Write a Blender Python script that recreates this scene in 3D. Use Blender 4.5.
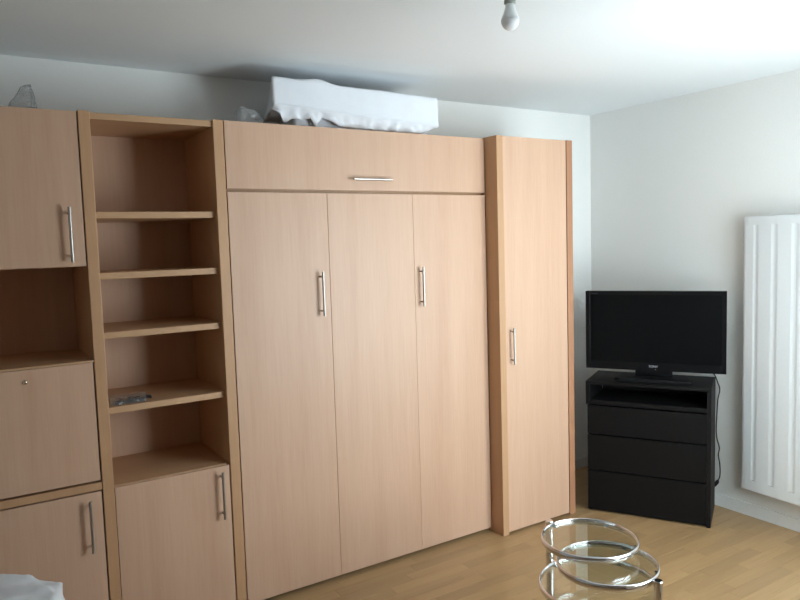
import bpy, bmesh, math, random
from mathutils import Vector, Matrix, noise

random.seed(7)
for o in list(bpy.data.objects):
    bpy.data.objects.remove(o, do_unlink=True)
scene = bpy.context.scene
C = scene.collection

# ------------------------------------------------------------------ camera
FPX = 691.2
CAM = Vector((-3.801, -3.4323, 1.6548))
YAW, PITCH, ROLL = 0.56504, -0.082902, -0.030519
fw = Vector((math.sin(YAW) * math.cos(PITCH), math.cos(YAW) * math.cos(PITCH), math.sin(PITCH)))
rt = Vector((math.cos(YAW), -math.sin(YAW), 0.0))
up = rt.cross(fw)
rt2 = rt * math.cos(ROLL) + up * math.sin(ROLL)
up2 = -rt * math.sin(ROLL) + up * math.cos(ROLL)
cam_data = bpy.data.cameras.new('camera')
cam_data.sensor_width = 36.0
cam_data.lens = FPX / 800.0 * 36.0
cam_data.clip_start = 0.05
cam = bpy.data.objects.new('camera', cam_data)
C.objects.link(cam)
m = Matrix((rt2, up2, -fw)).transposed().to_4x4()
m.translation = CAM
cam.matrix_world = m
scene.camera = cam

# ------------------------------------------------------------------ world and daylight
world = bpy.data.worlds.new('overcast_sky')
scene.world = world
world.use_nodes = True
bg = world.node_tree.nodes['Background']
bg.inputs['Color'].default_value = (0.82, 0.935, 1.0, 1)
bg.inputs['Strength'].default_value = 11.5

ROOM_X0, ROOM_Y0, ROOM_H = -4.7, -4.9, 2.5
# the wall facing the furniture: nearer on the right (with the window), set back on the left
FRONT_Y, FRONT_X = -2.64, -2.0
WF = (-1.78, -0.28, 0.40, 2.14)      # window in it: x range, z range


def portal(name, loc, rot, sx, sy):
    l = bpy.data.lights.new(name, 'AREA')
    l.shape = 'RECTANGLE'
    l.size, l.size_y = sx, sy
    l.cycles.is_portal = True
    o = bpy.data.objects.new(name, l)
    C.objects.link(o)
    o.location = loc
    o.rotation_euler = rot
    return o


portal('window_portal', ((WF[0] + WF[1]) / 2, FRONT_Y - 0.13, (WF[2] + WF[3]) / 2), (math.pi / 2, 0, 0), WF[1] - WF[0], WF[3] - WF[2])

vs = scene.view_settings
vs.view_transform = 'Standard'
vs.look = 'None'
vs.exposure = 0.38
vs.gamma = 1.0
vs.use_curve_mapping = False


# ------------------------------------------------------------------ materials
def srgb(r, g, b):
    f = lambda c: (c / 255 / 12.92) if c / 255 <= 0.04045 else ((c / 255 + 0.055) / 1.055) ** 2.4
    return (f(r), f(g), f(b), 1.0)


def new_mat(name):
    mt = bpy.data.materials.new(name)
    mt.use_nodes = True
    return mt, mt.node_tree.nodes, mt.node_tree.links, mt.node_tree.nodes['Principled BSDF']


def plain(name, col, rough=0.5, metal=0.0, bump=0.0, bscale=60.0, spec=0.5, var=0.03):
    mt, N, L, p = new_mat(name)
    tc = N.new('ShaderNodeTexCoord')
    nz = N.new('ShaderNodeTexNoise')
    nz.inputs['Scale'].default_value = bscale
    nz.inputs['Detail'].default_value = 3
    L.new(tc.outputs['Object'], nz.inputs['Vector'])
    rp = N.new('ShaderNodeValToRGB')
    rp.color_ramp.elements[0].position = 0.3
    rp.color_ramp.elements[1].position = 0.7
    rp.color_ramp.elements[0].color = tuple(c * (1 - var) for c in col[:3]) + (1,)
    rp.color_ramp.elements[1].color = tuple(min(1, c * (1 + var)) for c in col[:3]) + (1,)
    L.new(nz.outputs['Fac'], rp.inputs['Fac'])
    L.new(rp.outputs['Color'], p.inputs['Base Color'])
    p.inputs['Roughness'].default_value = rough
    p.inputs['Metallic'].default_value = metal
    p.inputs['Specular IOR Level'].default_value = spec
    if bump:
        b = N.new('ShaderNodeBump')
        b.inputs['Strength'].default_value = bump
        b.inputs['Distance'].default_value = 0.002
        L.new(nz.outputs['Fac'], b.inputs['Height'])
        L.new(b.outputs['Normal'], p.inputs['Normal'])
    return mt


def wood(name, dark, light, rough=0.42, axis='Z', fine=1.0, spec=0.4, per_island=False, tint=0.10):
    """Straight-grained timber: streaks stretched along one axis, colour varied piece by piece."""
    mt, N, L, p = new_mat(name)
    tc = N.new('ShaderNodeTexCoord')
    if per_island:
        rnd = N.new('ShaderNodeNewGeometry').outputs['Random Per Island']
    else:
        rnd = N.new('ShaderNodeObjectInfo').outputs['Random']
    mul = N.new('ShaderNodeMath')
    mul.operation = 'MULTIPLY'
    mul.inputs[1].default_value = 37.0
    L.new(rnd, mul.inputs[0])
    add = N.new('ShaderNodeVectorMath')
    add.operation = 'ADD'
    L.new(tc.outputs['Object'], add.inputs[0])
    L.new(mul.outputs[0], add.inputs[1])

    def streak(across, along, detail):
        mp = N.new('ShaderNodeMapping')
        s = {'Z': (across, across, along), 'X': (along, across, across)}[axis]
        mp.inputs['Scale'].default_value = s
        L.new(add.outputs[0], mp.inputs['Vector'])
        nz = N.new('ShaderNodeTexNoise')
        nz.inputs['Scale'].default_value = 1.0
        nz.inputs['Detail'].default_value = detail
        nz.inputs['Roughness'].default_value = 0.6
        L.new(mp.outputs['Vector'], nz.inputs['Vector'])
        return nz.outputs['Fac']
    s1 = streak(11 * fine, 0.6, 4)
    s2 = streak(130 * fine, 6, 3)
    mx = N.new('ShaderNodeMix')
    mx.data_type = 'FLOAT'
    mx.inputs['Factor'].default_value = 0.35
    L.new(s1, mx.inputs['A'])
    L.new(s2, mx.inputs['B'])
    rp = N.new('ShaderNodeValToRGB')
    rp.color_ramp.elements[0].position = 0.25
    rp.color_ramp.elements[1].position = 0.75
    rp.color_ramp.elements[0].color = dark
    rp.color_ramp.elements[1].color = light
    L.new(mx.outputs['Result'], rp.inputs['Fac'])
    # brightness per piece
    mr = N.new('ShaderNodeMapRange')
    mr.inputs['To Min'].default_value = 1 - tint
    mr.inputs['To Max'].default_value = 1 + tint
    L.new(rnd, mr.inputs['Value'])
    vm = N.new('ShaderNodeVectorMath')
    vm.operation = 'SCALE'
    L.new(rp.outputs['Color'], vm.inputs[0])
    L.new(mr.outputs['Result'], vm.inputs['Scale'])
    L.new(vm.outputs[0], p.inputs['Base Color'])
    p.inputs['Roughness'].default_value = rough
    p.inputs['Specular IOR Level'].default_value = spec
    b = N.new('ShaderNodeBump')
    b.inputs['Strength'].default_value = 0.06
    b.inputs['Distance'].default_value = 0.001
    L.new(s2, b.inputs['Height'])
    L.new(b.outputs['Normal'], p.inputs['Normal'])
    return mt


def thin_glass(name, tint=(0.96, 0.99, 0.98, 1), rough=0.0, diffuse=0.0, dcol=(0.9, 0.9, 0.9, 1), refl=1.0):
    mt, N, L, p = new_mat(name)
    N.remove(p)
    out = N['Material Output']
    tr = N.new('ShaderNodeBsdfTransparent')
    tr.inputs['Color'].default_value = tint
    gl = N.new('ShaderNodeBsdfGlossy')
    gl.inputs['Roughness'].default_value = rough
    # Schlick reflectance, the same from either face of the sheet
    lw = N.new('ShaderNodeLayerWeight')
    lw.inputs['Blend'].default_value = 0.5
    pw = N.new('ShaderNodeMath')
    pw.operation = 'POWER'
    pw.inputs[1].default_value = 4.0
    L.new(lw.outputs['Facing'], pw.inputs[0])
    fr = N.new('ShaderNodeMath')
    fr.operation = 'MULTIPLY_ADD'
    fr.inputs[1].default_value = 0.94
    fr.inputs[2].default_value = 0.045
    L.new(pw.outputs[0], fr.inputs[0])
    sc = N.new('ShaderNodeMath')
    sc.operation = 'MULTIPLY'
    sc.inputs[1].default_value = refl
    L.new(fr.outputs[0], sc.inputs[0])
    mix = N.new('ShaderNodeMixShader')
    L.new(sc.outputs[0], mix.inputs['Fac'])
    L.new(tr.outputs[0], mix.inputs[1])
    L.new(gl.outputs[0], mix.inputs[2])
    last = mix
    if diffuse:
        df = N.new('ShaderNodeBsdfDiffuse')
        df.inputs['Color'].default_value = dcol
        m2 = N.new('ShaderNodeMixShader')
        m2.inputs['Fac'].default_value = diffuse
        L.new(mix.outputs[0], m2.inputs[1])
        L.new(df.outputs[0], m2.inputs[2])
        last = m2
    L.new(last.outputs[0], out.inputs['Surface'])
    return mt


M = {}
M['wall'] = plain('white_wall_paint', srgb(235, 235, 232), 0.75, bump=0.05, bscale=90, var=0.012)
M['ceiling'] = plain('white_ceiling_paint', srgb(234, 238, 240), 0.8, bump=0.05, bscale=90, var=0.01)
M['trim'] = plain('white_gloss_trim', srgb(226, 227, 226), 0.35, var=0.015)
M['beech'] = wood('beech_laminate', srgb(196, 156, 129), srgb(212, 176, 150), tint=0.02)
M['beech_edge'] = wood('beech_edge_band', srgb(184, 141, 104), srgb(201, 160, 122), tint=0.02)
M['beech_edge_red'] = wood('beech_edge_band_reddish', srgb(164, 116, 86), srgb(182, 134, 102), tint=0.02)
M['beech_shelf'] = wood('beech_shelf_board', srgb(184, 144, 108), srgb(201, 162, 125), axis='X', tint=0.02)
M['plank'] = wood('oak_floor_strip', srgb(157, 124, 87), srgb(181, 148, 106), rough=0.34, axis='X', tint=0.09)
M['plank_far'] = wood('oak_floor_strip_far', srgb(157, 124, 87), srgb(181, 148, 106), rough=0.34, axis='X', tint=0.09, per_island=True)
M['slab'] = plain('floor_underlay', srgb(120, 90, 60), 0.8)
M['steel'] = plain('brushed_steel', srgb(176, 171, 165), 0.30, 1.0, bscale=200, var=0.05)
M['chrome'] = plain('polished_chrome', srgb(225, 226, 228), 0.06, 1.0, var=0.01)
M['black_brown'] = wood('black_brown_veneer', srgb(14, 13, 14), srgb(20, 19, 20), rough=0.5, axis='X', tint=0.03, spec=0.2)
M['black_plastic'] = plain('black_gloss_plastic', srgb(14, 15, 18), 0.16, var=0.1)
M['black_matt'] = plain('black_matt_plastic', srgb(20, 20, 22), 0.5, var=0.1)
M['black_stand'] = plain('black_stand_plastic', srgb(10, 10, 12), 0.55, var=0.1, spec=0.2)
M['screen'] = plain('dark_lcd_screen', srgb(7, 9, 11), 0.22, var=0.1, spec=0.35)
M['logo'] = plain('silver_logo_print', srgb(200, 202, 206), 0.4, 0.2)
M['logo_dim'] = plain('grey_logo_print', srgb(70, 74, 80), 0.4)
M['radiator'] = plain('white_enamel', srgb(220, 224, 226), 0.45, var=0.01)
M['cotton'] = plain('white_cotton', srgb(226, 228, 233), 0.9, bump=0.15, bscale=220, var=0.02)
M['bulb_glass'] = plain('opal_bulb', srgb(236, 238, 240), 0.25, var=0.01)
M['bulb_collar'] = plain('grey_bulb_collar', srgb(226, 230, 230), 0.4, var=0.01)
M['socket'] = plain('grey_socket', srgb(150, 156, 150), 0.4)
M['cable'] = plain('dark_brown_cable', srgb(58, 46, 40), 0.5)
M['glass_table'] = thin_glass('clear_table_glass', (0.95, 0.98, 0.97, 1), refl=0.75)
M['glass_window'] = thin_glass('window_glass', (0.97, 0.985, 0.98, 1))
M['plastic_film'] = thin_glass('clear_plastic_film', (0.98, 0.985, 0.985, 1), 0.22, 0.22, srgb(225, 228, 230))
M['packet_film'] = thin_glass('packet_film', (0.9, 0.9, 0.9, 1), 0.12, 0.12, srgb(200, 200, 200), 1.6)
M['grey_film'] = thin_glass('grey_plastic_film', (0.95, 0.95, 0.95, 1), 0.3, 0.30, srgb(200, 202, 202))
M['dark_parts'] = plain('dark_plastic_parts', srgb(34, 38, 44), 0.35, var=0.2)
M['brass'] = plain('lock_metal', srgb(215, 205, 185), 0.25, 1.0)


for _k in ('bulb_glass', 'bulb_collar'):
    _p = M[_k].node_tree.nodes['Principled BSDF']
    _p.inputs['Subsurface Weight'].default_value = 0.8
    _p.inputs['Subsurface Radius'].default_value = (1.0, 1.0, 1.0)
    _p.inputs['Subsurface Scale'].default_value = 0.04


# ------------------------------------------------------------------ helpers
def tag(o, label=None, cat=None, group=None, kind=None):
    if label:
        o['label'] = label
    if cat:
        o['category'] = cat
    if group:
        o['group'] = group
    if kind:
        o['kind'] = kind
    return o


def thing(name, label, cat, loc=(0, 0, 0), rotz=0.0, group=None):
    o = bpy.data.objects.new(name, None)
    C.objects.link(o)
    o.empty_display_size = 0.1
    o.location = loc
    o.rotation_euler = (0, 0, rotz)
    return tag(o, label, cat, group)


WORLD_LOC = {}


def wloc(o):
    v = Vector(o.location)
    while o.parent:
        o = o.parent
        v = v + Vector(o.location)
    return v


def link(name, bm, mat, parent=None, origin=None, smooth=False, local=False):
    """Link bm (in world axes, or in the parent's own axes when local) as one mesh object."""
    if origin is None:
        lo = Vector((1e9,) * 3)
        hi = -lo
        for v in bm.verts:
            for i in range(3):
                lo[i] = min(lo[i], v.co[i])
                hi[i] = max(hi[i], v.co[i])
        origin = (lo + hi) / 2
    origin = Vector(origin)
    bmesh.ops.translate(bm, verts=bm.verts[:], vec=-origin)
    bmesh.ops.recalc_face_normals(bm, faces=bm.faces[:])
    me = bpy.data.meshes.new(name)
    bm.to_mesh(me)
    bm.free()
    me.materials.append(M[mat] if isinstance(mat, str) else mat)
    if smooth:
        for p in me.polygons:
            p.use_smooth = True
    o = bpy.data.objects.new(name, me)
    C.objects.link(o)
    if parent is not None:
        o.parent = parent
        if local:
            # accumulated offset inside the rotated root
            off = Vector((0, 0, 0))
            q = parent
            while q.parent is not None:
                off += Vector(q.location)
                q = q.parent
            o.location = origin - off
        else:
            o.location = origin - wloc(parent)
    else:
        o.location = origin
    return o


def add_box(bm, x0, x1, y0, y1, z0, z1, bevel=0.0, seg=2):
    r = bmesh.ops.create_cube(bm, size=1.0)
    vs_ = r['verts']
    for v in vs_:
        v.co = Vector(((x0 + x1) / 2 + v.co.x * (x1 - x0), (y0 + y1) / 2 + v.co.y * (y1 - y0), (z0 + z1) / 2 + v.co.z * (z1 - z0)))
    if bevel:
        es = list({e for v in vs_ for e in v.link_edges})
        bmesh.ops.bevel(bm, geom=es, offset=bevel, segments=seg, affect='EDGES', profile=0.5)
    return vs_


def box(name, x0, x1, y0, y1, z0, z1, mat, parent=None, bevel=0.0012, local=False, seg=2):
    bm = bmesh.new()
    add_box(bm, x0, x1, y0, y1, z0, z1, bevel, seg)
    return link(name, bm, mat, parent, local=local)


def add_tube(bm, pts, r, n=12, closed=False, cap=True):
    """Sweep a circle along a polyline."""
    pts = [Vector(p) for p in pts]
    rings = []
    k = len(pts)
    prev = None
    for i, p in enumerate(pts):
        if closed:
            t = pts[(i + 1) % k] - pts[i - 1]
        else:
            t = pts[min(i + 1, k - 1)] - pts[max(i - 1, 0)]
        t.normalize()
        if prev is None:
            a = Vector((0, 0, 1)) if abs(t.z) < 0.9 else Vector((1, 0, 0))
        else:
            a = prev
        u = (a - t * a.dot(t)).normalized()
        prev = u
        w = t.cross(u)
        rr = r[i] if isinstance(r, (list, tuple)) else r
        rings.append([bm.verts.new(p + (u * math.cos(2 * math.pi * j / n) + w * math.sin(2 * math.pi * j / n)) * rr) for j in range(n)])
    rng = range(k) if closed else range(k - 1)
    for i in rng:
        a, b = rings[i], rings[(i + 1) % k]
        for j in range(n):
            bm.faces.new((a[j], a[(j + 1) % n], b[(j + 1) % n], b[j]))
    if cap and not closed:
        bm.faces.new(rings[0][::-1])
        bm.faces.new(rings[-1])


def add_lathe(bm, prof, c=(0, 0, 0), n=32, cap=True):
    """Revolve (r, z) pairs about the vertical axis through c."""
    rings = []
    for r, z in prof:
        if r < 1e-6:
            rings.append([bm.verts.new((c[0], c[1], c[2] + z))])
        else:
            rings.append([bm.verts.new((c[0] + r * math.cos(2 * math.pi * j / n), c[1] + r * math.sin(2 * math.pi * j / n), c[2] + z)) for j in range(n)])
    for a, b in zip(rings, rings[1:]):
        for j in range(n):
            if len(a) == 1 and len(b) == 1:
                continue
            if len(a) == 1:
                bm.faces.new((a[0], b[j], b[(j + 1) % n]))
            elif len(b) == 1:
                bm.faces.new((a[j], a[(j + 1) % n], b[0]))
            else:
                bm.faces.new((a[j], a[(j + 1) % n], b[(j + 1) % n], b[j]))
    if cap:
        if len(rings[0]) > 1:
            bm.faces.new(rings[0][::-1])
        if len(rings[-1]) > 1:
            bm.faces.new(rings[-1])


def add_hoop(bm, c, prof, n=72):
    """Closed profile (r, z) revolved into a hoop (rim of a round tray)."""
    rings = [[bm.verts.new((c[0] + r * math.cos(2 * math.pi * j / n), c[1] + r * math.sin(2 * math.pi * j / n), c[2] + z)) for j in range(n)] for r, z in prof]
    k = len(rings)
    for i in range(k):
        a, b = rings[i], rings[(i + 1) % k]
        for j in range(n):
            bm.faces.new((a[j], a[(j + 1) % n], b[(j + 1) % n], b[j]))


def soft_block(corners, nx, ny, nz, amp, freq, seed=0.0, roundness=0.03, pin_bottom=None):
    """Block with 8 corners (x fastest, then y, then z), edges rounded and surface rumpled like cloth."""
    bm = bmesh.new()
    cs = [Vector(c) for c in corners]

    def tri(u, v, w):
        a = cs[0].lerp(cs[1], u).lerp(cs[2].lerp(cs[3], u), v)
        b = cs[4].lerp(cs[5], u).lerp(cs[6].lerp(cs[7], u), v)
        return a.lerp(b, w)
    vmap = {}

    def vert(i, j, k):
        key = (i, j, k)
        if key not in vmap:
            u, v, w = i / nx, j / ny, k / nz
            p = tri(u, v, w)
            vmap[key] = bm.verts.new(p)
        return vmap[key]
    for i in range(nx):
        for j in range(ny):
            bm.faces.new((vert(i, j, 0), vert(i, j + 1, 0), vert(i + 1, j + 1, 0), vert(i + 1, j, 0)))
            bm.faces.new((vert(i, j, nz), vert(i + 1, j, nz), vert(i + 1, j + 1, nz), vert(i, j + 1, nz)))
    for i in range(nx):
        for k in range(nz):
            bm.faces.new((vert(i, 0, k), vert(i + 1, 0, k), vert(i + 1, 0, k + 1), vert(i, 0, k + 1)))
            bm.faces.new((vert(i, ny, k), vert(i, ny, k + 1), vert(i + 1, ny, k + 1), vert(i + 1, ny, k)))
    for j in range(ny):
        for k in range(nz):
            bm.faces.new((vert(0, j, k), vert(0, j, k + 1), vert(0, j + 1, k + 1), vert(0, j + 1, k)))
            bm.faces.new((vert(nx, j, k), vert(nx, j + 1, k), vert(nx, j + 1, k + 1), vert(nx, j, k + 1)))
    for _ in range(int(roundness * 100)):
        bmesh.ops.smooth_vert(bm, verts=bm.verts[:], factor=0.5, use_axis_x=True, use_axis_y=True, use_axis_z=True)
    bm.normal_update()
    for v in bm.verts:
        p = Vector((v.co.x * freq[0], v.co.y * freq[1], v.co.z * freq[2] + seed))
        dsp = noise.fractal(p, 0.9, 2.1, 4)
        ridge = 1 - abs(noise.noise(p * 1.7 + Vector((3, 1, seed))))
        v.co += v.normal * amp * (dsp + 0.6 * (ridge - 0.6))
        if pin_bottom is not None and v.co.z < pin_bottom:
            v.co.z = pin_bottom
    return bm


# ------------------------------------------------------------------ the room
def struct(name, boxes, mat, bevel=0.0, parent=None):
    bm = bmesh.new()
    for b in boxes:
        add_box(bm, *b, bevel=bevel)
    o = link(name, bm, mat, parent)
    if parent is None:
        o['kind'] = 'structure'
    return o


T = 0.2
X0, Y0, H = ROOM_X0, ROOM_Y0, ROOM_H
floor = struct('floor', [(X0, 0, FRONT_Y, 0, -0.12, -0.011), (X0, FRONT_X, Y0, FRONT_Y, -0.12, -0.011)], 'slab')
struct('ceiling', [(X0 - T, T, Y0 - T, T, H, H + 0.15)], 'ceiling')
struct('wall_back', [(X0 - T, T, 0, T, -0.12, H)], 'wall')
struct('wall_left', [(X0 - T, X0, Y0 - T, 0, -0.12, H)], 'wall')
struct('wall_right', [(0, T, FRONT_Y - T, 0, -0.12, H)], 'wall')
struct('wall_front', [(FRONT_X, WF[0], FRONT_Y - T, FRONT_Y, -0.12, H), (WF[1], 0, FRONT_Y - T, FRONT_Y, -0.12, H),
                      (WF[0], WF[1], FRONT_Y - T, FRONT_Y, -0.12, WF[2]), (WF[0], WF[1], FRONT_Y - T, FRONT_Y, WF[3], H)], 'wall')
struct('wall_side', [(FRONT_X, FRONT_X + T, Y0, FRONT_Y - T, -0.12, H)], 'wall')
struct('wall_rear', [(X0, FRONT_X + T, Y0 - T, Y0, -0.12, H)], 'wall')
BH, BT = 0.073, 0.012
bb = struct('baseboard_back', [(X0, 0, -BT, 0, 0, BH)], 'trim', 0.002)
struct('baseboard_right', [(-BT, 0, FRONT_Y, -BT, 0, BH)], 'trim', 0.002)
struct('baseboard_left', [(X0, X0 + BT, Y0 + BT, -BT, 0, BH)], 'trim', 0.002)
struct('baseboard_front', [(FRONT_X, -BT, FRONT_Y, FRONT_Y + BT, 0, BH)], 'trim', 0.002)


def window_y(name, x0, x1, z0, z1, n):
    fr = 0.06
    ya, yb = FRONT_Y - 0.11, FRONT_Y - 0.05
    bm = bmesh.new()
    add_box(bm, x0, x0 + fr, ya, yb, z0, z1)
    add_box(bm, x1 - fr, x1, ya, yb, z0, z1)
    add_box(bm, x0 + fr, x1 - fr, ya, yb, z0, z0 + fr)
    add_box(bm, x0 + fr, x1 - fr, ya, yb, z1 - fr, z1)
    o = link(name, bm, 'trim')
    o['kind'] = 'structure'
    w = (x1 - x0 - 2 * fr) / n
    for i in range(n):
        a, b = x0 + fr + i * w, x0 + fr + (i + 1) * w
        s = 0.045
        bm = bmesh.new()
        add_box(bm, a, a + s, ya + 0.01, yb - 0.005, z0 + fr, z1 - fr)
        add_box(bm, b - s, b, ya + 0.01, yb - 0.005, z0 + fr, z1 - fr)
        add_box(bm, a + s, b - s, ya + 0.01, yb - 0.005, z0 + fr, z0 + fr + s)
        add_box(bm, a + s, b - s, ya + 0.01, yb - 0.005, z1 - fr - s, z1 - fr)
        link('sash', bm, 'trim', o)
        bm = bmesh.new()
        vv = [bm.verts.new(c) for c in ((a + s, FRONT_Y - 0.08, z0 + fr + s), (b - s, FRONT_Y - 0.08, z0 + fr + s), (b - s, FRONT_Y - 0.08, z1 - fr - s), (a + s, FRONT_Y - 0.08, z1 - fr - s))]
        bm.faces.new(vv)
        link('pane', bm, 'glass_window', o)
    return o


window_y('window_1', WF[0], WF[1], WF[2], WF[3], 2)

# floor strips: those in view one by one, the rest joined
PW, PL = 0.068, 0.43


def pix(p):
    dv = Vector(p) - CAM
    z = dv.dot(fw)
    if z < 0.1:
        return None
    return (400 + FPX * dv.dot(rt2) / z, 300 - FPX * dv.dot(up2) / z)


bm = bmesh.new()
add_box(bm, -PL / 2 + 0.0004, PL / 2 - 0.0004, -PW / 2 + 0.0004, PW / 2 - 0.0004, -0.011, 0.0, 0.0006, 1)
plank_me = bpy.data.meshes.new('plank')
bm.to_mesh(plank_me)
bm.free()
plank_me.materials.append(M['plank'])
rest = bmesh.new()
rows = int(-Y0 / PW) + 1
rngp = random.Random(11)
for r in range(rows):
    yc = -PW / 2 - r * PW
    off = rngp.random() * PL
    x = X0 - off
    while x < 0:
        a, b = max(x, X0), min(x + PL, 0.0)
        ylo = max(yc - PW / 2, Y0)
        yhi = yc + PW / 2
        full = (a == x and b == x + PL and ylo == yc - PW / 2)
        vis = False
        for px_ in (a, (a + b) / 2, b):
            for py_ in (ylo, yhi):
                q = pix((px_, py_, 0))
                if q and -5 < q[0] < 805 and q[1] < 606:
                    vis = True
        if yhi > -0.47 and (a + b) / 2 < -1.6:
            vis = False
        if yhi > -0.5 and (a + b) / 2 < -0.95:
            vis = False
        if ylo < FRONT_Y - 0.01:
            b = min(b, FRONT_X)
            full = full and b == x + PL
        if b - a > 0.02 and yhi - ylo > 0.01:
            if vis and full:
                o = bpy.data.objects.new('plank', plank_me)
                C.objects.link(o)
                o.parent = floor
                o.location = Vector(((a + b) / 2, yc, 0)) - Vector(floor.location)
            elif vis:
                box('plank', a + 0.0004, b - 0.0004, ylo + 0.0004, yhi - 0.0004, -0.011, 0.0, 'plank', floor, 0.0006, seg=1)
            else:
                add_box(rest, a + 0.0004, b - 0.0004, ylo + 0.0004, yhi - 0.0004, -0.011, 0.0)
        x += PL
o = link('plank_field', rest, 'plank_far', floor)
o['kind'] = 'stuff'

# ------------------------------------------------------------------ wall furniture
D, E_ = 0.465, 0.565          # front planes: y = -D (run) and y = -E_ (tall cabinet)
BK = -0.014                   # backs clear of the baseboard
TOPZ = 2.206
P0 = (-3.905, -3.863)
P1 = (-3.374, -3.331)
P2 = (-2.843, -2.798)
P3 = (-1.345, -1.302)
P4 = (-0.822, -0.777)


def crisp(o):
    """Smooth the round sides, keep the flat ends sharp."""
    me = o.data
    capped = set()
    for p in me.polygons:
        p.use_smooth = len(p.vertices) == 4
        if len(p.vertices) > 4:
            capped.update(p.edge_keys)
    for e in me.edges:
        if e.key in capped:
            e.use_edge_sharp = True


def bar_handle(parent, x, y, z, length, vertical=True):
    """Steel bar on two stand-offs; (x, y, z) is the bar's centre, y in front of the door face yf."""
    bm = bmesh.new()
    h = length / 2
    yf = y + 0.030
    if vertical:
        add_tube(bm, [(x, y, z - h), (x, y, z + h)], 0.0062, 14)
        for s in (-1, 1):
            add_tube(bm, [(x, y, z + s * h * 0.78), (x, yf, z + s * h * 0.78)], 0.0045, 10)
    else:
        add_tube(bm, [(x - h, y, z), (x + h, y, z)], 0.0062, 14)
        for s in (-1, 1):
            add_tube(bm, [(x + s * h * 0.78, y, z), (x + s * h * 0.78, yf, z)], 0.0045, 10)
    o = link('handle', bm, 'steel', parent)
    crisp(o)
    o['label'] = 'brushed steel bar handle'
    return o


def pull(x, z, yf):
    """Correct a handle's position read on the door face for its stand-off towards the camera."""
    k = 1 - 0.030 / (yf - CAM.y)
    return CAM.x + (x - CAM.x) * k, CAM.z + (z - CAM.z) * k


# --- left cabinet with top door, open niche, flap and lower door
cab = thing('wall_cabinet', 'beech cabinet at the far left with top door, open niche, locked flap and lower door', 'cabinet', ((P0[0] + P1[0]) / 2, -D / 2, 0))
xl, xr = P0[1] + 0.001, P1[0] - 0.001
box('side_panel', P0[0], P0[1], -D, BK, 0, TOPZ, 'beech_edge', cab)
box('back_panel', xl, xr, BK - 0.012, BK, 0.04, TOPZ - 0.002, 'beech', cab)
box('top_board', xl, xr, -D + 0.022, BK - 0.012, TOPZ - 0.024, TOPZ - 0.004, 'beech_shelf', cab)
box('shelf', xl, xr, -D + 0.022, BK - 0.012, 1.598, 1.618, 'beech_shelf', cab)
box('shelf', xl, xr, -D + 0.003, BK - 0.012, 1.2155, 1.2235, 'beech_shelf', cab)
box('shelf', xl, xr, -D + 0.022, BK - 0.012, 0.735, 0.755, 'beech_shelf', cab)
box('rail', xl, xr, -D + 0.004, -D + 0.30, 0.693, 0.724, 'beech_edge', cab)
box('bottom_board', xl, xr, -D + 0.022, BK - 0.012, 0.04, 0.06, 'beech_shelf', cab)
box('plinth', xl, xr, -D + 0.04, -D + 0.055, 0, 0.04, 'beech', cab)
dl, dr = P0[1] + 0.003, -3.3795
d1 = box('door', dl, dr, -D, -D + 0.019, 1.600, 2.200, 'beech', cab)
hx, hz = pull(-3.4265, 1.7245, -D)
bar_handle(d1, hx, -D - 0.030, hz, 0.212)
fl = box('flap', dl, -3.3805, -D, -D + 0.019, 0.734, 1.2145, 'beech', cab)
bm = bmesh.new()
add_lathe(bm, [(0.0, 0.006), (0.006, 0.0055), (0.0085, 0.003), (0.009, 0.0)], n=20)
bmesh.ops.rotate(bm, verts=bm.verts[:], matrix=Matrix.Rotation(math.pi / 2, 3, 'X'))
bmesh.ops.translate(bm, verts=bm.verts[:], vec=(-3.622, -D, 1.167))
lk = link('lock', bm, 'brass', fl, smooth=True)
d2 = box('door', dl, -3.3800, -D, -D + 0.019, 0.045, 0.688, 'beech', cab)
hx, hz = pull(-3.424, 0.5455, -D)
bar_handle(d2, hx, -D - 0.030, hz, 0.212)

# --- open bookcase
bc = thing('bookcase', 'narrow beech bookcase with open shelves above a low door', 'bookcase', ((P1[0] + P2[1]) / 2, -D / 2, 0))
for a, b in (P1, P2):
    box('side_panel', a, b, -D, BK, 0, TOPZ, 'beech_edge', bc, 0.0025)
xl, xr = P1[1], P2[0]
box('back_panel', xl + 0.0005, xr - 0.0005, BK - 0.012, BK, 0.04, TOPZ - 0.002, 'beech', bc)
box('top_board', xl + 0.0005, xr - 0.0005, -D + 0.012, BK - 0.012, TOPZ - 0.030, TOPZ - 0.004, 'beech_shelf', bc)
for zt in (1.814, 1.569, 1.327, 1.018):
    box('shelf', xl + 0.0005, xr - 0.0005, -D + 0.025, BK - 0.012, zt - 0.027, zt, 'beech_shelf', bc, 0.002)
box('shelf', xl + 0.0005, xr - 0.0005, -D + 0.020, BK - 0.012, 0.668, 0.693, 'beech_shelf', bc)
box('bottom_board', xl + 0.0005, xr - 0.0005, -D + 0.022, BK - 0.012, 0.04, 0.06, 'beech_shelf', bc)
box('plinth', xl + 0.0005, xr - 0.0005, -D + 0.04, -D + 0.055, 0, 0.04, 'beech', bc)
d3 = box('door', xl + 0.002, xr - 0.006, -D + 0.0005, -D + 0.0195, 0.045, 0.689, 'beech', bc)
hx, hz = pull(-2.879, 0.553, -D)
bar_handle(d3, hx, -D - 0.0295, hz, 0.212)

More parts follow.
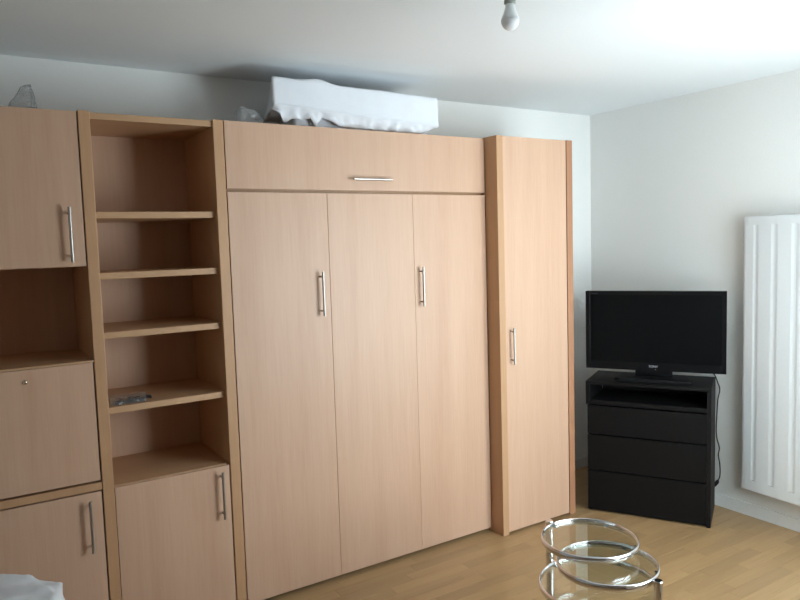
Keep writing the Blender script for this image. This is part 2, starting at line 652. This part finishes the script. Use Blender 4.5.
# --- fold-away wall bed: fascia over three tall front panels
wb = thing('wall_bed', 'wide beech fold-away wall bed with three tall front panels and a top flap', 'wall bed', ((P2[1] + P3[0]) / 2, -D / 2, 0))
xl, xr = P2[1] + 0.001, P3[0] - 0.001
box('carcass_back', xl, xr, BK - 0.012, BK, 0.03, TOPZ - 0.002, 'beech', wb)
box('top_board', xl, xr, -D + 0.022, BK - 0.012, TOPZ - 0.026, TOPZ - 0.002, 'beech_shelf', wb)
box('rail', xl, xr, -D + 0.032, -D + 0.10, 1.880, 1.935, 'beech_edge', wb)
box('bed_frame', xl + 0.02, xr - 0.02, -D + 0.024, -D + 0.30, 0.05, 1.87, 'beech', wb)
f0 = box('fascia', xl + 0.003, xr - 0.004, -D, -D + 0.020, 1.9125, TOPZ - 0.001, 'beech', wb)
hx1, hz1 = pull(-2.162, 1.969, -D)
hx2, _ = pull(-1.946, 1.969, -D)
bar_handle(f0, (hx1 + hx2) / 2, -D - 0.030, hz1, hx2 - hx1, False)
J1, J2 = -2.3115, -1.826
fp = []
for a, b in ((xl + 0.003, J1 - 0.0008), (J1 + 0.0008, J2 - 0.0005), (J2 + 0.0005, xr - 0.004)):
    fp.append(box('front_panel', a, b, -D, -D + 0.022, 0.022, 1.8985, 'beech', wb))
hx, hz = pull(-2.3475, 1.4215, -D)
bar_handle(fp[0], hx, -D - 0.030, hz, 0.209)
hx, hz = pull(-1.7695, 1.4225, -D)
bar_handle(fp[2], hx, -D - 0.030, hz, 0.203)
box('plinth', xl, xr, -D + 0.06, -D + 0.075, 0, 0.05, 'black_matt', wb)

# --- tall end cabinet, standing proud of the bed
tc_ = thing('tall_cabinet', 'tall narrow beech cabinet standing proud at the right end of the wall unit', 'cabinet', ((P3[0] + P4[1]) / 2, -E_ / 2, 0))
for (a, b), em in ((P3, 'beech_edge'), (P4, 'beech_edge_red')):
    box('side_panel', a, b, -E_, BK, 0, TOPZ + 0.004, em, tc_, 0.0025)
xl, xr = P3[1], P4[0]
box('back_panel', xl + 0.0005, xr - 0.0005, BK - 0.012, BK, 0.03, TOPZ, 'beech', tc_)
box('top_board', xl + 0.0005, xr - 0.0005, -E_ + 0.024, BK - 0.012, TOPZ - 0.026, TOPZ - 0.002, 'beech_shelf', tc_)
box('bottom_board', xl + 0.0005, xr - 0.0005, -E_ + 0.03, BK - 0.012, 0.02, 0.045, 'beech_shelf', tc_)
d4 = box('door', xl + 0.0015, xr - 0.005, -E_ + 0.003, -E_ + 0.022, 0.014, TOPZ + 0.002, 'beech', tc_)
hx, hz = pull(-1.238, 1.0625, -E_)
bar_handle(d4, hx, -E_ - 0.027, hz, 0.203)

# ------------------------------------------------------------------ radiator on the right wall
RY0, RY1 = -1.190, -1.78      # near-corner edge, far edge (towards the window)
rad = thing('radiator', 'tall white bowed panel radiator on the wall beside the television', 'radiator', (-0.06, (RY0 + RY1) / 2, 0.19))


def rad_x(y):
    t = (y - (RY0 + RY1) / 2) / ((RY0 - RY1) / 2)
    return -(0.086 + 0.022 * (1 - t * t))


def bowed(ya, yb, z0, z1, thick, n, proud=0.0, bev=0.003):
    bm = bmesh.new()
    fr, bk = [], []
    for i in range(n + 1):
        y = ya + (yb - ya) * i / n
        e = bev if i in (0, n) else 0
        fr.append((rad_x(y) - proud + e, y))
        bk.append((rad_x(y) + thick, y))
    poly = fr + bk[::-1]
    lo = [bm.verts.new((x, y, z0)) for x, y in poly]
    hi = [bm.verts.new((x, y, z1)) for x, y in poly]
    k = len(poly)
    for i in range(k):
        bm.faces.new((lo[i], lo[(i + 1) % k], hi[(i + 1) % k], hi[i]))
    for i in range(n):
        j = k - 1 - i
        bm.faces.new((lo[i], lo[j], lo[j - 1], lo[i + 1]))
        bm.faces.new((hi[i], hi[i + 1], hi[j - 1], hi[j]))
    return bm


link('body', bowed(RY0, RY1, 0.192, 1.736, 0.030, 24), 'radiator', rad)
gro = [RY0, -1.264, -1.374, -1.485, -1.596, -1.706, RY1]
for a, b in zip(gro, gro[1:]):
    ya = a - (0.0013 if a != RY0 else 0.0)
    yb = b + (0.0013 if b != RY1 else 0.0)
    link('panel_fin', bowed(ya, yb, 0.250, 1.692, 0.002, 6, 0.0022), 'radiator', rad)
link('top_band', bowed(RY0, RY1, 1.692, 1.738, 0.002, 24, 0.0022), 'radiator', rad)
link('bottom_band', bowed(RY0, RY1, 0.190, 0.250, 0.002, 24, 0.0022), 'radiator', rad)
for z in (0.45, 1.45):
    for y in (RY0 - 0.12, RY1 + 0.12):
        box('bracket', -0.075, -0.0005, y - 0.02, y + 0.02, z - 0.04, z + 0.04, 'radiator', rad)

# ------------------------------------------------------------------ chest of drawers across the corner
A_, B_ = Vector((-0.684, -0.577, 0)), Vector((-0.3455, -1.168, 0))
DW = (B_ - A_).length
DA = math.atan2((B_ - A_).y, (B_ - A_).x)
DEP = 0.36
ch = thing('chest_of_drawers', 'black-brown chest of drawers with open top compartment, set across the corner', 'chest of drawers', A_, DA)
# local axes: x along the front, y to the back, z up
DT = 0.796
lb = dict(local=True)
pt = 0.022
box('side_panel', 0.0, pt, 0.022, DEP, 0, 0.655, 'black_brown', ch, **lb)
box('side_panel', DW - pt, DW, 0, DEP, 0, 0.778, 'black_brown', ch, **lb)
box('side_panel', -0.008, pt - 0.004, 0, DEP, 0.655, 0.778, 'black_brown', ch, **lb)
box('top_panel', -0.008, DW, 0, DEP, 0.778, DT, 'black_brown', ch, **lb)
box('shelf', pt, DW - pt, 0.002, DEP - 0.012, 0.657, 0.682, 'black_brown', ch, **lb)
box('back_panel', pt, DW - pt, DEP - 0.012, DEP - 0.004, 0.02, 0.778, 'black_brown', ch, **lb)
for z0, z1 in ((0.478, 0.648), (0.258, 0.470), (0.012, 0.250)):
    bm = bmesh.new()
    add_box(bm, 0.001, DW - pt - 0.001, 0.001, 0.0205, z0, z1, 0.0015)
    add_box(bm, pt + 0.012, DW - pt - 0.012, 0.020, DEP - 0.03, z0 + 0.01, z1 - 0.03)
    link('drawer', bm, 'black_brown', ch, local=True)

# ------------------------------------------------------------------ television
u = Vector((math.cos(DA), math.sin(DA), 0))
nrm = Vector((-u.y, u.x, 0))
tvc = (A_ + B_) / 2 + u * 0.0125 + nrm * 0.18
TVA = DA + math.radians(2.34)
TW, TZ0, TZ1 = 0.788, 0.8455, 1.3237
tv = thing('television', 'black flat-screen television standing on the dark chest of drawers', 'television', (tvc.x, tvc.y, DT), TVA)
z0, z1 = TZ0 - DT, TZ1 - DT
hw = TW / 2
bm = bmesh.new()
b_side, b_top, b_bot = 0.026, 0.026, 0.050
add_box(bm, -hw, hw, 0.004, 0.045, z0, z1, 0.004)
link('casing', bm, 'black_plastic', tv, local=True)
bm = bmesh.new()
add_box(bm, -hw, -hw + b_side, -0.004, 0.006, z0, z1, 0.0006)
add_box(bm, hw - b_side, hw, -0.004, 0.006, z0, z1, 0.0006)
add_box(bm, -hw + b_side, hw - b_side, -0.004, 0.006, z1 - b_top, z1, 0.0006)
add_box(bm, -hw + b_side, hw - b_side, -0.004, 0.006, z0, z0 + b_bot, 0.0006)
bez = link('bezel', bm, 'black_plastic', tv, local=True)
box('screen', -hw + b_side, hw - b_side, 0.0, 0.0065, z0 + b_bot, z1 - b_top, 'screen', tv, 0.0005, local=True)
box('rear_housing', -hw * 0.7, hw * 0.7, 0.045, 0.085, z0 + 0.05, z1 - 0.07, 'black_matt', tv, 0.01, local=True)
bm = bmesh.new()
add_box(bm, -0.105, 0.105, 0.012, 0.032, 0.012, z0 + 0.06, 0.003)
link('stand_neck', bm, 'black_plastic', tv, local=True)
bm = bmesh.new()
# tapered base plate
prof = [(-0.215, -0.085), (-0.19, -0.105), (0.19, -0.105), (0.215, -0.085), (0.18, 0.10), (-0.18, 0.10)]
lo = [bm.verts.new((x, y, 0.0)) for x, y in prof]
hi = [bm.verts.new((x * 0.97, y * 0.93, 0.014)) for x, y in prof]
k = len(prof)
bm.faces.new(lo[::-1])
bm.faces.new(hi)
for i in range(k):
    bm.faces.new((lo[i], lo[(i + 1) % k], hi[(i + 1) % k], hi[i]))
link('stand_base', bm, 'black_stand', tv, local=True)


def lettering(body, size, loc, mat, parent, name='logo'):
    cu = bpy.data.curves.new('lettering', 'FONT')
    cu.body = body
    cu.size = size
    cu.extrude = 0.0004
    cu.align_x = 'CENTER'
    cu.align_y = 'CENTER'
    tmp = bpy.data.objects.new('lettering_tmp', cu)
    C.objects.link(tmp)
    bpy.context.view_layer.update()
    me = bpy.data.meshes.new_from_object(tmp.evaluated_get(bpy.context.evaluated_depsgraph_get()))
    bpy.data.objects.remove(tmp)
    me.name = name
    me.materials.clear()
    me.materials.append(M[mat])
    me.transform(Matrix.Rotation(math.pi / 2, 4, 'X'))
    o_ = bpy.data.objects.new(name, me)
    C.objects.link(o_)
    o_.parent = parent
    o_.location = Vector(loc) - (Vector(parent.location) if parent.parent else Vector((0, 0, 0)))
    return o_


lg = lettering('SONY', 0.019, (0.0, -0.0042, z0 + 0.026), 'logo', bez)
lg['label'] = 'silver maker lettering'
lg = lettering('BRAVIA', 0.012, (-hw + 0.055, -0.0042, z1 - 0.016), 'logo_dim', bez)
lg['label'] = 'faint grey lettering in the top left corner'
bm = bmesh.new()
add_lathe(bm, [(0.0, 0.001), (0.002, 0.0008), (0.0022, 0.0)], n=10)
bmesh.ops.rotate(bm, verts=bm.verts[:], matrix=Matrix.Rotation(math.pi / 2, 3, 'X'))
bmesh.ops.translate(bm, verts=bm.verts[:], vec=(0.012, -0.0042, z0 + 0.009))
link('indicator', bm, 'logo', bez, local=True)

# ------------------------------------------------------------------ power cable hanging between chest and radiator
cpts = [(-0.97, 0.811), (-0.997, 0.76), (-1.01, 0.72), (-0.998, 0.657), (-0.992, 0.564), (-0.989, 0.484), (-0.993, 0.423), (-1.01, 0.365), (-1.004, 0.321), (-1.014, 0.262), (-1.015, 0.194), (-1.002, 0.159)]


def smooth_path(pts, n=6):
    pts = [Vector(p) for p in pts]
    out = []
    for i in range(len(pts) - 1):
        p0 = pts[max(i - 1, 0)]
        p1, p2 = pts[i], pts[i + 1]
        p3 = pts[min(i + 2, len(pts) - 1)]
        for j in range(n):
            t = j / n
            out.append(0.5 * ((2 * p1) + (p2 - p0) * t + (2 * p0 - 5 * p1 + 4 * p2 - p3) * t * t + (3 * p1 - p0 - 3 * p2 + p3) * t ** 3))
    out.append(pts[-1])
    return out


cab_root = thing('power_cable', 'thin dark cable hanging down the wall between chest of drawers and radiator', 'cable', (-0.02, -1.0, 0.12))
path = [(-0.22, -0.80, 0.93), (-0.12, -0.88, 0.90), (-0.06, -0.935, 0.86)] + [(-0.022, y, z) for y, z in cpts]
bm = bmesh.new()
add_tube(bm, smooth_path(path), 0.0036, 8)
link('cord', bm, 'cable', cab_root, smooth=True)
bm = bmesh.new()
add_tube(bm, [(-0.022, -1.004, 0.163), (-0.022, -0.998, 0.150), (-0.021, -0.982, 0.130), (-0.020, -0.970, 0.118)], [0.006, 0.011, 0.012, 0.010], 12)
link('plug', bm, 'black_matt', cab_root, smooth=True)

# ------------------------------------------------------------------ swivelling glass table
tb = thing('swivel_table', 'chrome and glass swivel table with staggered round trays on the floor', 'table', (-1.755, -1.60, 0))
trays = [('tray', (-1.7365, -1.547), 0.45, 0.190), ('tray', (-1.776, -1.672), 0.406, 0.190), ('tray', (-1.748, -1.604), 0.285, 0.233)]
RIM = 0.027
rims = []
for nm, c, z, r in trays:
    bm = bmesh.new()
    add_hoop(bm, (c[0], c[1], z), [(r - 0.007, -0.002), (r - 0.005, 0), (r - 0.002, 0), (r + 0.0005, -0.003), (r + 0.002, -0.008), (r + 0.0024, -RIM / 2), (r + 0.002, -RIM + 0.008), (r + 0.0005, -RIM + 0.003), (r - 0.002, -RIM), (r - 0.005, -RIM), (r - 0.007, -RIM + 0.002)], 96)
    rim = link(nm, bm, 'chrome', tb, smooth=False)
    rims.append(rim)
    for p in rim.data.polygons:
        p.use_smooth = True
    bm = bmesh.new()
    add_lathe(bm, [(r - 0.0075, -0.016), (r - 0.0075, -0.010)], (c[0], c[1], z), 72)
    link('glass_top', bm, 'glass_table', rim)
    for k in range(5):
        a = math.radians(20 + 72 * k)
        bm = bmesh.new()
        add_box(bm, -0.008, 0.008, -0.007, 0.007, -0.022, -0.017, 0.001)
        bmesh.ops.rotate(bm, verts=bm.verts[:], matrix=Matrix.Rotation(a, 3, 'Z'))
        bmesh.ops.translate(bm, verts=bm.verts[:], vec=(c[0] + (r - 0.011) * math.cos(a), c[1] + (r - 0.011) * math.sin(a), z))
        link('clip', bm, 'chrome', rim)


def round_post(c, r, ang, z1):
    a = math.radians(ang)
    d = r + 0.0195
    px_, py_ = c[0] + d * math.cos(a), c[1] + d * math.sin(a)
    bm = bmesh.new()
    add_lathe(bm, [(0.0, 0.0), (0.0155, 0.0), (0.0165, 0.002), (0.0165, z1 - 0.003), (0.0145, z1), (0.0, z1)], (px_, py_, 0), 28, False)
    o_ = link('post', bm, 'chrome', tb, smooth=True)
    for e in o_.data.edges:
        v0, v1 = (o_.data.vertices[i].co for i in e.vertices)
        if abs(v0.z - v1.z) < 1e-6 and abs(abs(v0.z) - z1 / 2) < 0.004:
            e.use_edge_sharp = True
    return px_, py_


def tray_bracket(parent, p, c, r, z):
    """Short chrome block joining a tray's rim to its post."""
    dv = Vector((p[0] - c[0], p[1] - c[1], 0))
    ang = math.atan2(dv.y, dv.x)
    bm = bmesh.new()
    add_box(bm, r - 0.001, dv.length, -0.009, 0.009, z - 0.021, z - 0.005, 0.002)
    bmesh.ops.rotate(bm, verts=bm.verts[:], matrix=Matrix.Rotation(ang, 3, 'Z'))
    bmesh.ops.translate(bm, verts=bm.verts[:], vec=(c[0], c[1], 0))
    return link('bracket', bm, 'chrome', parent)


pa = round_post(trays[0][1], 0.190, 94, 0.451)
pb = round_post(trays[1][1], 0.190, 279, 0.405)
for p_, k in ((pa, 0), (pb, 1), (pa, 2), (pb, 2)):
    tray_bracket(rims[k], p_, trays[k][1], trays[k][3], trays[k][2])

# ------------------------------------------------------------------ ceiling bulb
bx, by = -2.198, -1.642
bl = thing('ceiling_bulb', 'bare white light bulb in a plain holder on the ceiling', 'light bulb', (bx, by, 2.5))
bm = bmesh.new()
add_lathe(bm, [(0.0, 0.0), (0.036, 0.0), (0.038, -0.004), (0.036, -0.012), (0.016, -0.0235), (0.0, -0.0235)], (bx, by, 2.4995), 32, False)
link('ceiling_rose', bm, 'trim', bl, smooth=True)
bm = bmesh.new()
add_lathe(bm, [(0.0, 0.0), (0.016, 0.0), (0.0175, -0.006), (0.0175, -0.030), (0.0195, -0.034), (0.0195, -0.042), (0.0165, -0.045), (0.0, -0.045)], (bx, by, 2.477), 28, False)
link('socket', bm, 'socket', bl, smooth=True)
zb = 2.348   # bottom of the bulb
bm = bmesh.new()
add_lathe(bm, [(0.0, 0.087), (0.0145, 0.087), (0.0155, 0.078), (0.0185, 0.066), (0.0235, 0.052), (0.0285, 0.040), (0.0295, 0.036)], (bx, by, zb), 32, False)
link('bulb_collar', bm, 'bulb_collar', bl, smooth=True)
bm = bmesh.new()
add_lathe(bm, [(0.0, 0.0), (0.008, 0.001), (0.016, 0.0045), (0.023, 0.0105), (0.0275, 0.018), (0.0298, 0.027), (0.0298, 0.034), (0.029, 0.038), (0.0, 0.038)], (bx, by, zb), 32, False)
link('bulb', bm, 'bulb_glass', bl, smooth=True)

# ------------------------------------------------------------------ folded mattress on top of the wall bed
mt_ = thing('folded_mattress', 'folded mattress wrapped in a white sheet on top of the wall bed', 'mattress', (-2.09, -0.27, TOPZ))
cz = [(-2.55, -0.435, 2.292), (-1.625, -0.435, 2.252), (-2.47, -0.12, 2.28), (-1.66, -0.12, 2.25),
      (-2.552, -0.432, 2.424), (-1.627, -0.432, 2.402), (-2.43, -0.12, 2.405), (-1.66, -0.12, 2.39)]
bm = soft_block(cz, 64, 20, 12, 0.005, (5, 7, 6), 2.0, 0.01)
for v in bm.verts:
    g = math.exp(-((v.co.x + 2.316) / 0.06) ** 2)
    if v.co.z > 2.38:
        v.co.z += 0.012 * g
link('mattress', bm, 'cotton', mt_, smooth=True)
cz = [(-2.42, -0.375, TOPZ + 0.001), (-1.68, -0.375, TOPZ + 0.001), (-2.40, -0.14, TOPZ + 0.001), (-1.70, -0.14, TOPZ + 0.001),
      (-2.42, -0.375, 2.30), (-1.66, -0.375, 2.27), (-2.40, -0.14, 2.29), (-1.68, -0.14, 2.26)]
link('lower_fold', soft_block(cz, 60, 16, 8, 0.008, (14, 8, 5), 5.0, 0.02, TOPZ), 'cotton', mt_, smooth=True)
# hanging hem of the sheet: lower edge read from left to right
hem = [(-2.548, 2.285), (-2.515, 2.262), (-2.479, 2.224), (-2.45, 2.246), (-2.40, 2.246), (-2.356, 2.252), (-2.338, 2.230), (-2.322, 2.2085), (-2.308, 2.235), (-2.29, 2.262), (-2.20, 2.226), (-2.05, 2.221), (-1.90, 2.218), (-1.74, 2.216), (-1.68, 2.232), (-1.632, 2.252)]
bm = bmesh.new()
NX, NZ = 110, 8
grid = []
for i in range(NX + 1):
    x = hem[0][0] + (hem[-1][0] - hem[0][0]) * i / NX
    for (xa, za), (xb, zb_) in zip(hem, hem[1:]):
        if xa <= x <= xb + 1e-9:
            zl = za + (zb_ - za) * (x - xa) / (xb - xa)
    t = i / NX
    zt = 2.305 - 0.043 * t
    col = []
    for j in range(NZ + 1):
        s = j / NZ
        y = -0.439 + 0.024 * s * (0.5 + 0.5 * math.sin(x * 52 + 2.6 * math.sin(x * 13))) + 0.018 * s * noise.noise(Vector((x * 30, s * 2, 4.0))) + 0.026 * s
        col.append(bm.verts.new((x, y, zt + (min(zl, zt - 0.001) - zt) * s)))
    grid.append(col)
for i in range(NX):
    for j in range(NZ):
        bm.faces.new((grid[i][j], grid[i + 1][j], grid[i + 1][j + 1], grid[i][j + 1]))
o = link('sheet_hem', bm, 'cotton', mt_, smooth=True)
sm = o.modifiers.new('thickness', 'SOLIDIFY')
sm.thickness = 0.0025

# clear plastic beside it, grey plastic at the far left
cz = [(-2.69, -0.36, TOPZ + 0.001), (-2.575, -0.34, TOPZ + 0.001), (-2.67, -0.20, TOPZ + 0.001), (-2.52, -0.20, TOPZ + 0.001),
      (-2.67, -0.35, 2.298), (-2.575, -0.33, 2.272), (-2.65, -0.22, 2.290), (-2.53, -0.21, 2.262)]
o = link('plastic_bag', soft_block(cz, 22, 22, 14, 0.013, (18, 18, 18), 9.0, 0.03, TOPZ), 'plastic_film', None, smooth=True)
tag(o, 'crumpled clear plastic bag on the wall bed, left of the white mattress', 'plastic bag')
cz = [(-3.61, -0.40, TOPZ), (-3.50, -0.38, TOPZ), (-3.62, -0.18, TOPZ), (-3.51, -0.18, TOPZ),
      (-3.54, -0.315, 2.318), (-3.515, -0.315, 2.318), (-3.54, -0.27, 2.314), (-3.515, -0.27, 2.314)]
o = link('plastic_bag', soft_block(cz, 18, 18, 18, 0.006, (16, 16, 16), 3.0, 0.01, TOPZ - 0.004), 'grey_film', None, smooth=True)
tag(o, 'small grey peaked plastic bag on top of the far left cabinet', 'plastic bag')

# ------------------------------------------------------------------ packet on a bookcase shelf
SZ = 1.018
pk = thing('plastic_packet', 'small clear plastic packet of dark parts lying on a bookcase shelf', 'packet', (-3.235, -0.36, SZ))
cz = [(-3.318, -0.425, SZ + 0.0015), (-3.175, -0.425, SZ + 0.0015), (-3.30, -0.28, SZ + 0.0015), (-3.15, -0.28, SZ + 0.0015),
      (-3.315, -0.42, SZ + 0.016), (-3.18, -0.42, SZ + 0.018), (-3.30, -0.285, SZ + 0.016), (-3.155, -0.285, SZ + 0.016)]
link('film', soft_block(cz, 24, 24, 3, 0.006, (40, 40, 40), 6.0, 0.01, SZ + 0.0008), 'packet_film', pk, smooth=True)
rp_ = random.Random(3)
for k in range(4):
    cx_, cy_ = -3.262 + 0.030 * k, -0.37 + rp_.uniform(-0.02, 0.02)
    bm = bmesh.new()
    add_tube(bm, smooth_path([(cx_ - 0.03, cy_ - 0.012, SZ + 0.008), (cx_, cy_ + 0.012, SZ + 0.011), (cx_ + 0.03, cy_ - 0.004, SZ + 0.008)], 5), 0.0062, 8)
    link('fitting', bm, 'dark_parts', pk, smooth=True)

# ------------------------------------------------------------------ folded bedding at the lower left
cz = [(-4.18, -1.30, 0.001), (-3.70, -1.30, 0.001), (-4.18, -0.62, 0.001), (-3.64, -0.92, 0.001),
      (-4.18, -1.30, 0.56), (-3.69, -1.28, 0.548), (-4.08, -0.56, 0.64), (-3.575, -0.90, 0.548)]
bm = soft_block(cz, 44, 44, 34, 0.018, (7, 7, 9), 1.0, 0.04, 0.0)
o = link('folded_bedding', bm, 'cotton', None, smooth=True)
tag(o, 'rumpled white folded bedding in the lower left corner', 'bedding')
